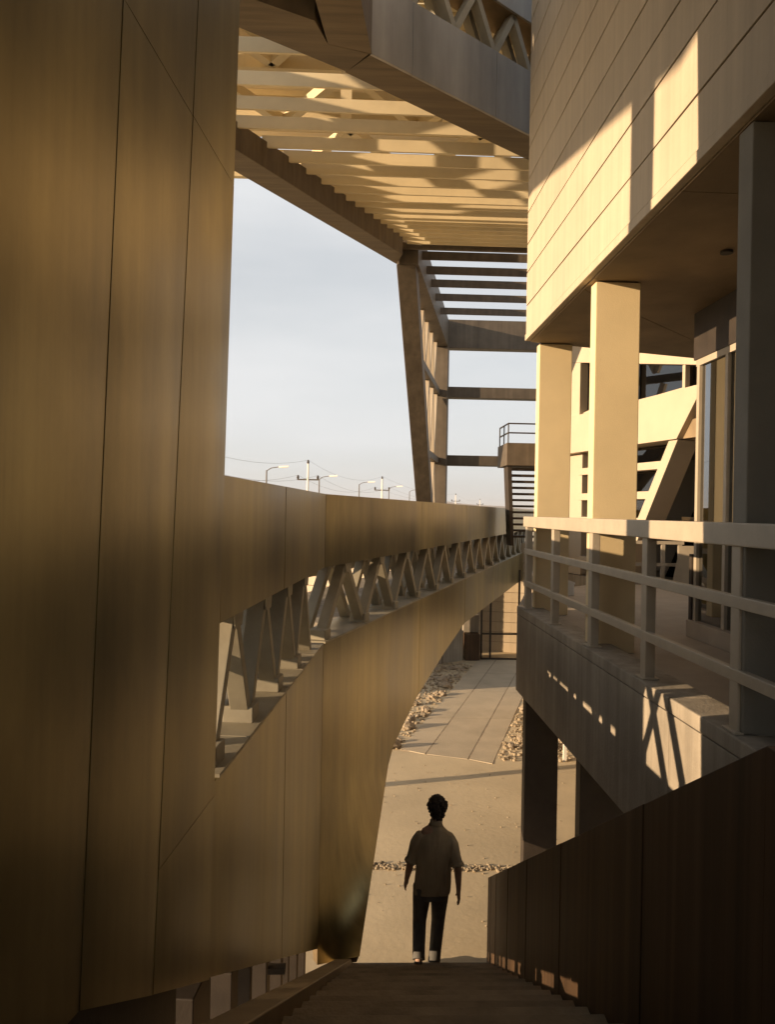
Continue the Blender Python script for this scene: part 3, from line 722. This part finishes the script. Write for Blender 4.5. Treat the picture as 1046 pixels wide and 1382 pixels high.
for z0, z1 in ((8.66, 9.89), (6.53, 8.33), (4.3, 6.2), (.2, 4.3)):
    s = legs((z0 + z1) / 2) + .15; t = 1; e = []
    stp = .62
    while s < 8.0: e.append((s, t)); s += stp; t = 1 - t
    for (s0, t0), (s1, t1) in zip(e, e[1:]):
        a = P2(s0, z0 if t0 == 0 else z1) + n2 * .12; c = P2(s1, z0 if t1 == 0 else z1) + n2 * .12
        link('diagonal', G().beam(a, c, .13, .15, side=n2), 'facade', sf)
for z0, z1 in ((9.9, 10.80), (8.34, 8.68), (6.2, 6.52)):
    link('cross_beam', G().box((2.60, 24.25, z0), (7.5, 24.65, z1)), 'frame', sf, bevel=.01)
link('far_post', G().box((7.2, 24.2, 0), (7.6, 24.66, 9.88)), 'frame', sf)

# ---------------------------------------------------------------- outside steel stair far back
es = thing('steel_stair', 'dark outside steel stair with open treads beside the yellow corner column', 'stair', (4, 19, 0))
link('landing', G().box((3.58, 18.9, 5.9), (4.9, 20.2, 6.45)), 'frame', es)
for z in (6.93, 6.70): link('handrail', G().tube([(3.61, 20.1, z), (3.61, 18.93, z), (4.9, 18.93, z)], .02, 6), 'dark', es)
for x, y in ((3.61, 18.93), (3.61, 19.5), (3.61, 20.1), (4.5, 18.93)): link('baluster', G().tube([(x, y, 6.45), (x, y, 6.94)], .016, 6), 'dark', es)
for k in range(12):
    z = 5.80 - .155 * k; link('tread', G().box((3.76 + .0 * k, 19.3 + .02 * k, z), (4.9, 19.62 + .02 * k, z + .055)), 'dark', es)
g = G().prism([(3.67, 19.25, 5.9), (3.77, 19.25, 5.9), (3.86, 19.25, 3.9), (3.78, 19.25, 3.9)], (0, .55, 0)); link('stringer', g, 'dark', es)
link('leg', G().box((4.75, 20.0, 0), (4.85, 20.1, 5.9)), 'dark', es)

# ---------------------------------------------------------------- boarded hall at the end of the path, behind a glazed portal
pt = thing('glazed_portal', 'dark framed glass doors at the far end of the concrete path', 'door', (4.6, 24.75, 0))
for x in (3.93, 4.22, 5.14): link('door_frame', G().box((x, 24.7, 0), (x + .055, 24.78, 2.9)), 'dark', pt)
for z in (0.0, .80, 2.85): link('door_frame', G().box((3.985, 24.702, z), (5.14, 24.778, z + .05)), 'dark', pt)
link('glass_leaf', G().box((3.985, 24.735, .06), (4.22, 24.743, 2.85)), 'glass_clear', pt); link('glass_leaf', G().box((4.275, 24.735, .06), (5.14, 24.743, 2.85)), 'glass_clear', pt)
hl = thing('boarded_hall', 'cream boarded hall wall glowing behind the glass doors', 'building', (4.5, 26.5, 0))
HD = (1.0, -.35); PH = plane_pt((3.4, 26.6), HD); nH = leftn(HD)
for k in range(11):
    z0 = k * .34
    link('wall_board', G().prism(shrink([PH(0, z0), PH(4.2, z0), PH(4.2, z0 + .332), PH(0, z0 + .332)], .003), nH * .05), 'cream', hl)
link('wall_core', G().prism([PH(0, 0) + nH * .055, PH(4.2, 0) + nH * .055, PH(4.2, 3.7) + nH * .055, PH(0, 3.7) + nH * .055], nH * 2.5), 'interior', hl)
lw = thing('low_wall', 'low dark wall beside the glass doors at the end of the path', 'wall', (3, 24.6, 0))
link('wall_body', G().prism([(3.42, 24.5, -.05), (3.88, 24.5, -.05), (3.88, 25.3, -.05), (3.42, 25.3, -.05)], (0, 0, .88)), 'clad_dark', lw, bevel=.01)
link('wall_body', G().prism([(3.40, 24.9, .84), (3.9, 24.9, .84), (3.9, 25.2, .84), (3.40, 25.2, .84)], (0, 0, .55)), 'concrete', lw)
link('wall_body', G().prism([(-4.2, 18.4, -.05), (3.35, 24.55, -.05), (3.35, 24.55, .95), (-.4, 21.5, 1.75), (-4.2, 18.4, 2.3)], (-.18, .22, 0)), 'concrete', lw)  # mostly unseen length, shaped tall so its shadow covers the far path
# long pale house beyond, glimpsed through the truss slot
hs = thing('boarded_house', 'long cream boarded house glimpsed through the truss slot of the footbridge', 'building', (-2, 28, 0))
QD = (9.0, -6.2); PQ = plane_pt((-7.5, 31.5), QD); nQ = leftn(QD)
for k in range(12):
    z0 = k * .34
    link('wall_board', G().prism(shrink([PQ(0, z0), PQ(11.2, z0), PQ(11.2, z0 + .326), PQ(0, z0 + .326)], .003), nQ * .05), 'cream', hs)
link('wall_core', G().prism([PQ(0, 0) + nQ * .055, PQ(11.2, 0) + nQ * .055, PQ(11.2, 4.1) + nQ * .055, PQ(0, 4.1) + nQ * .055], nQ * 3), 'interior', hs)

# ---------------------------------------------------------------- street lamps, power poles, wires
def lamp(x, y, label):
    t = thing('street_lamp', label, 'street lamp', (x, y, 0), 'street lamps along the far road')
    link('pole', G().tube([(x, y, 0), (x, y, 4), (x, y, 7.75)], [.085, .07, .05], 8), 'frame', t)
    link('arm', G().tube([(x, y, 7.7), (x + .35, y - .1, 7.92), (x + 1.0, y - .3, 8.02)], .035, 6), 'frame', t)
    h = link('lamp_head', G().prism([(x + .95, y - .2, 7.95), (x + 1.75, y - .45, 8.0), (x + 1.75, y - .7, 8.0), (x + .95, y - .42, 7.95)], (0, 0, .11)), 'white', t)
    link('lens', G().prism([(x + 1.1, y - .3, 7.93), (x + 1.65, y - .48, 7.97), (x + 1.65, y - .62, 7.97), (x + 1.1, y - .4, 7.93)], (0, 0, .03)), 'bulb', h)
for i, (x, y) in enumerate(((-7.35, 60), (-4.03, 74), (-.23, 87), (3.6, 100), (7.1, 113), (10.6, 126))):
    lamp(x, y, ['tallest looking street lamp, near the left wall edge', 'second street lamp, right of the big power pole', 'third street lamp in the row over the bridge parapet', 'street lamp beside the second power pole', 'small street lamp just left of the slanting steel leg', 'faint far street lamp beyond the others'][i])
def pole(x, y, label):
    t = thing('power_pole', label, 'power pole', (x, y, 0), 'power poles on the plain')
    link('shaft', G().tube([(x, y, 0), (x, y, 9.9)], [.19, .12], 8), 'white', t)
    c = link('crossarm', G().box((x - 1.2, y - .06, 8.05), (x + 1.2, y + .06, 8.2)), 'frame', t)
    for dx in (-1.1, 1.1, 0):
        zz = 8.2 if dx else 9.9
        link('insulator', G().tube([(x + dx, y, zz), (x + dx, y, zz + .16), (x + dx, y, zz + .42)], [.1, .15, .08], 8), 'dark', c if dx else t)
pl = [(-15.3, 50), (-5.95, 86), (3.3, 122), (27.1, 220), (45, 290)]
pls = ['power pole hidden beyond the left wall', 'white power pole with a crossarm, most prominent on the skyline', 'white power pole with a crossarm left of the slanting steel leg', 'distant white power pole seen under the steel frame', 'most distant power pole, near the outside steel stair']
for (x, y), l in zip(pl[1:], pls[1:]): pole(x, y, l)
pw = thing('power_line', 'sagging power wires strung between the white poles', 'power line', (-5.95, 86, 0))
for (x0, y0), (x1, y1) in zip(pl, pl[1:]):
    for dx, z in ((-1.1, 8.6), (1.1, 8.6), (0, 10.3)):
        pts = []
        for i in range(13):
            t = i / 12; pts.append((x0 + dx + (x1 - x0) * t, y0 + (y1 - y0) * t, z - 4 * 1.3 * t * (1 - t)))
        link('wire', G().tube(pts, .011, 4), 'frame', pw)

# post whose long shadow crosses the yard
yp = thing('yard_post', 'thin post in the yard behind the left wall', 'post', (-2.6, 12.35, 0))
link('shaft', G().box((-2.75, 12.28, -.1), (-2.6, 12.45, 3.1)), 'frame', yp); link('cap', G().box((-2.78, 12.25, 3.1), (-2.57, 12.48, 3.16)), 'frame', yp)
wp = thing('marker_post', 'short white marker post standing in the gravel below the terrace', 'post', (3.98, 14.6, 0))
link('shaft', G().box((3.95, 14.57, -.05), (4.01, 14.63, .42)), 'white', wp); link('cap', G().prism([(3.945, 14.565, .42), (4.015, 14.565, .42), (3.98, 14.565, .46)], (0, .07, 0)), 'white', wp)

# ---------------------------------------------------------------- rocks and gravel
def pathx(y, e): return lane(e)(y)[0]
k = 0
def rock(x, y, r, side=0):
    global k
    k += 1
    r *= .78
    g = G().ico((x, y, r * .35), r, 2, .35, (random.uniform(.8, 1.3), random.uniform(.8, 1.2), random.uniform(.55, .85)), seed=k)
    o = link('rock', g, 'rock', loc=(x, y, 0)); tag(o, ['rough stone on the shaded side of the path, under the footbridge', 'pale sunlit stone in the gravel between path and shade-dark column'][side], 'rock', ['stones along the shaded path edge', 'stones in the sunlit gravel bed'][side])
for i in range(62):
    y = random.uniform(15.2, 23.5); x = pathx(y, edges[0]) - .1 - abs(random.gauss(0, .4)); rock(x, y, random.choice((.06, .08, .1, .13, .16)) * random.uniform(.8, 1.2))
for i in range(34):
    y = random.uniform(15.0, 20.8); x = pathx(y, edges[3]) + .12 + random.random() * 1.1; rock(x, y, random.choice((.05, .07, .09, .12)) * random.uniform(.8, 1.2), 1)
gg = G()
def peb(x, y, r):
    gg.ico((x, y, r * .25), r, 1, .3, (1, random.uniform(.7, 1.3), .7), seed=random.random() * 50)
for i in range(1500):
    y = random.uniform(14.55, 21); x = pathx(y, edges[3]) + .03 + random.random() * 2.6; peb(x, y, random.uniform(.018, .045))
for i in range(800):
    y = random.uniform(15.2, 24); x = pathx(y, edges[0]) - .02 - random.random() * 1.1; peb(x, y, random.uniform(.018, .04))
for i in range(520):
    x = random.uniform(-.6, 2.7); y = 10.2 - .035 * (x - .2) + random.gauss(0, .045); peb(x, y, random.uniform(.012, .028))
for i in range(260):
    x = random.uniform(-.5, 5); y = random.uniform(8.3, 14.3); peb(x, y, random.uniform(.006, .014))
tag(link('gravel', gg, 'gravel'), kind='stuff')

# ---------------------------------------------------------------- the man
MX, MY = .775, 7.68
man = thing('person', 'dark haired man in a loose olive shirt and dark trousers walking away', 'person', (MX, MY, 0))
MZ = .075
def w(p): return Vector((p[0] + MX, p[1] + MY, p[2] + MZ))
def limb(g, pts, n=14):
    """pts: (point, rx, ry)"""
    rings = []
    for i, (p, a, b) in enumerate(pts):
        p = w(p); q0 = w(pts[max(0, i - 1)][0]); q1 = w(pts[min(len(pts) - 1, i + 1)][0])
        d = (q1 - q0).normalized(); X = Vector((1, 0, 0)); X = (X - d * X.dot(d)).normalized(); Y = d.cross(X)
        rings.append((p, X * a, Y * b))
    g.loft(rings, n)
def remesh(o, vox, sm=4):
    md = o.modifiers.new('remesh', 'REMESH'); md.mode = 'VOXEL'; md.voxel_size = vox; md.use_smooth_shade = True
    ms = o.modifiers.new('smooth', 'SMOOTH'); ms.factor = .5; ms.iterations = sm
bd = G()
limb(bd, [((0, 0, .82), .14, .10), ((0, 0, .95), .15, .11), ((.01, 0, 1.15), .13, .10), ((.02, .0, 1.34), .17, .11), ((.02, -.005, 1.45), .13, .08), ((.03, .0, 1.50), .06, .06), ((.037, .012, 1.56), .052, .055), ((.04, .025, 1.62), .055, .06)], 20)
# head with jaw, nose, ears and eye hollows
for c, r, sq in (((.043, .03, 1.685), .1, (.76, .95, 1.12)), ((.043, .06, 1.625), .06, (.85, .85, .8)), ((.043, .127, 1.66), .016, (.8, 1.1, 1.5)), ((.043, .118, 1.615), .02, (1.3, .5, .4)),
                 ((-.034, .02, 1.665), .03, (.4, .8, 1.1)), ((.12, .02, 1.665), .03, (.4, .8, 1.1)), ((.017, .112, 1.685), .014, (1, .6, .8)), ((.069, .112, 1.685), .014, (1, .6, .8))):
    bd.ico(w(c), r, 3, 0, sq)
arms = {-1: [(-.150, -.005, 1.405), (-.215, .0, 1.13), (-.245, .10, .91)], 1: [(.186, -.005, 1.395), (.25, -.07, 1.12), (.262, -.06, .885)]}
for sgn, (sh, el, wr) in arms.items():
    sh, el, wr = map(Vector, (sh, el, wr))
    limb(bd, [(sh + Vector((-sgn * .04, 0, -.0)), .02, .03), (sh + Vector((-sgn * .02, 0, -.03)), .035, .045), (sh + Vector((0, 0, -.07)), .045, .05), (sh.lerp(el, .5), .045, .047), (el, .037, .04), (el.lerp(wr, .3), .038, .041), (wr, .024, .03), (wr + Vector((0, .012, -.04)), .02, .034)])
    fd = (wr - el).normalized()
    pm = wr + fd * .055
    limb(bd, [(wr, .02, .028), (pm, .018, .042), (wr + fd * .095, .016, .04)], 12)
    for i, (o, ln) in enumerate(((-.03, .06), (-.01, .072), (.01, .075), (.03, .067))):
        k0 = wr + fd * .085 + Vector((0, o, 0)); bend = Vector((-sgn * .35, .12, -1)).normalized()
        k1 = k0 + fd * ln * .45; k2 = k1 + (fd + Vector((-sgn * .35, 0, 0))).normalized() * ln * .32; k3 = k2 + (fd + Vector((-sgn * .8, 0, 0))).normalized() * ln * .25
        limb(bd, [(k0, .0085, .0085), (k1, .0085, .0085), (k2, .0078, .0078), (k3, .006, .006)], 8)
    t0 = wr + fd * .03 + Vector((0, .022, 0)); t1 = t0 + (fd + Vector((-sgn * .35, .75, 0))).normalized() * .042; t2 = t1 + (fd + Vector((-sgn * .5, .2, 0))).normalized() * .03
    limb(bd, [(t0, .012, .012), (t1, .0105, .0105), (t2, .008, .008)], 8)
legs_ = {-1: [(-.09, 0, .9), (-.115, .02, .53), (-.135, -.20, .27), (-.14, -.085, .13)], 1: [(.085, 0, .9), (.085, .13, .49), (.055, .16, .045), (.062, .33, -.025)]}
for sgn, (h, kn, an, to) in legs_.items():
    h, kn, an, to = map(Vector, (h, kn, an, to))
    limb(bd, [(h, .085, .09), (h.lerp(kn, .5), .068, .075), (kn, .05, .055), (kn.lerp(an, .35), .05, .056), (an, .034, .04), (an + Vector((0, 0, -.03)), .034, .04)])
bo = link('body', bd, 'skin', man, smooth=True); remesh(bo, .006, 3)
# shirt
sg = G(); rings = []
prof = [(.835, .183, .128), (.86, .186, .132), (.95, .185, .132), (1.05, .178, .125), (1.15, .175, .122), (1.25, .182, .125), (1.34, .184, .124), (1.385, .178, .116), (1.42, .152, .102), (1.455, .112, .086), (1.485, .082, .072), (1.52, .064, .062)]
n = 40
b = 0
for i, (z, a, c) in enumerate(prof):
    cx = .0 + .03 * (z - .83) / .7
    for j in range(n):
        t = 2 * math.pi * j / n
        f = 1 + (.075 * noise.noise(Vector((math.cos(t) * 3.2, math.sin(t) * 3.2, z * 1.6))) + .05 * noise.noise(Vector((math.cos(t) * 7, math.sin(t) * 7, z * 3 + 5)))) * (1 if z < 1.43 else .3)
        sg.v.append(tuple(w((cx + a * f * math.cos(t), c * f * math.sin(t), z + (.012 * math.sin(3 * t) if i == 0 else 0)))))
for i in range(len(prof) - 1):
    for j in range(n):
        q = (j + 1) % n; sg.f.append((i * n + j, i * n + q, (i + 1) * n + q, (i + 1) * n + j))
sg.f.append(tuple(range(n - 1, -1, -1))); sg.f.append(tuple((len(prof) - 1) * n + j for j in range(n)))
for sgn, (sh, el, wr) in arms.items():
    sh, el = Vector(sh), Vector(el)
    e2 = sh.lerp(el, .98)
    limb(sg, [(sh + Vector((-sgn * .04, 0, .018)), .03, .05), (sh + Vector((-sgn * .026, 0, .002)), .046, .06), (sh + Vector((-sgn * .004, 0, -.04)), .054, .066), (sh.lerp(el, .3), .056, .068), (sh.lerp(el, .62), .052, .062), (sh.lerp(el, .86), .054, .062), (e2, .06, .066)], 20)
    limb(sg, [(sh.lerp(el, .9), .066, .072), (sh.lerp(el, 1.0), .068, .074)], 20)
sh_o = link('shirt', sg, 'shirt', man, smooth=True); remesh(sh_o, .008, 3)
cg = G(); limb(cg, [((.03, -.002, 1.495), .072, .068), ((.034, .004, 1.53), .062, .062), ((.035, .006, 1.545), .064, .064)], 20); link('collar', cg, 'shirt', sh_o, smooth=True)
# trousers
tg = G()
limb(tg, [((0, 0, .78), .15, .112), ((0, 0, .9), .172, .122), ((0, 0, .98), .165, .118)], 24)
for sgn, (h, kn, an, to) in legs_.items():
    h, kn, an = map(Vector, (h, kn, an))
    limb(tg, [(h, .098, .105), (h.lerp(kn, .35), .09, .098), (h.lerp(kn, .7), .077, .086), (kn, .069, .077), (kn.lerp(an, .3), .066, .074), (kn.lerp(an, .7), .062, .068), (kn.lerp(an, .93), .062, .07), (kn.lerp(an, 1.0), .066, .072)], 20)
remesh(link('trousers', tg, 'trouser', man, smooth=True), .008, 3)
# shoes
for sgn, (h, kn, an, to) in legs_.items():
    an, to = Vector(an), Vector(to)
    g = G(); hl_ = an + Vector((0, -.06 if sgn > 0 else -.035, -.055 if sgn > 0 else -.035))
    dn = Vector((0, 0, 1))
    limb(g, [(hl_, .03, .028), (hl_.lerp(to, .15) + Vector((0, 0, .03)), .038, .045), (hl_.lerp(to, .5) + Vector((0, 0, .025)), .04, .04), (hl_.lerp(to, .85) + Vector((0, 0, .0)), .044, .03), (to + Vector((0, .04, -.005)), .03, .018)], 14)
    s_o = link('shoe', g, 'trouser', man, smooth=True)
    f = (to - hl_).normalized(); nrm = f.cross(Vector((1, 0, 0))).normalized()
    if nrm.z > 0: nrm = -nrm
    g = G(); c0 = hl_ + nrm * .018; c1 = to + nrm * .02
    ol = []
    for u, hw in ((-.06, .022), (.0, .034), (.35, .034), (.75, .045), (1.05, .038), (1.25, .016)):
        ol.append((c0.lerp(c1, u), hw))
    poly = [w(p + Vector((-hw, 0, 0))) for p, hw in ol] + [w(p + Vector((hw, 0, 0))) for p, hw in ol[::-1]]
    link('sole', g.prism(poly, nrm * .02), 'sole', s_o, bevel=.004)
# hair: many curls round the skull
hg2 = G()
hg2.ico(w((.043, .005, 1.69)), .108, 3, .1, (.84, .98, .98), seed=3, freq=5)
for i in range(150):
    t = random.uniform(0, 2 * math.pi); ph = random.uniform(-.75, 1.5)
    d = Vector((math.cos(t) * math.cos(ph) * .088, math.sin(t) * math.cos(ph) * .1, math.sin(ph) * .088))
    if d.y > .05 and d.z < .05: continue
    hg2.ico(w((.043 + d.x, .003 + d.y, 1.69 + d.z)), random.uniform(.014, .024), 1, .4, seed=i, freq=2)
for i in range(30):
    a = random.uniform(-1, 1); hg2.ico(w((.043 + a * .066, -.075 + .05 * abs(a) + random.uniform(-.01, .01), random.uniform(1.575, 1.64))), random.uniform(.014, .022), 1, .4, seed=i + 200, freq=2)
link('hair', hg2, 'hair', man, smooth=True)

for o in bpy.data.objects:
    if '_w' in o: del o['_w']
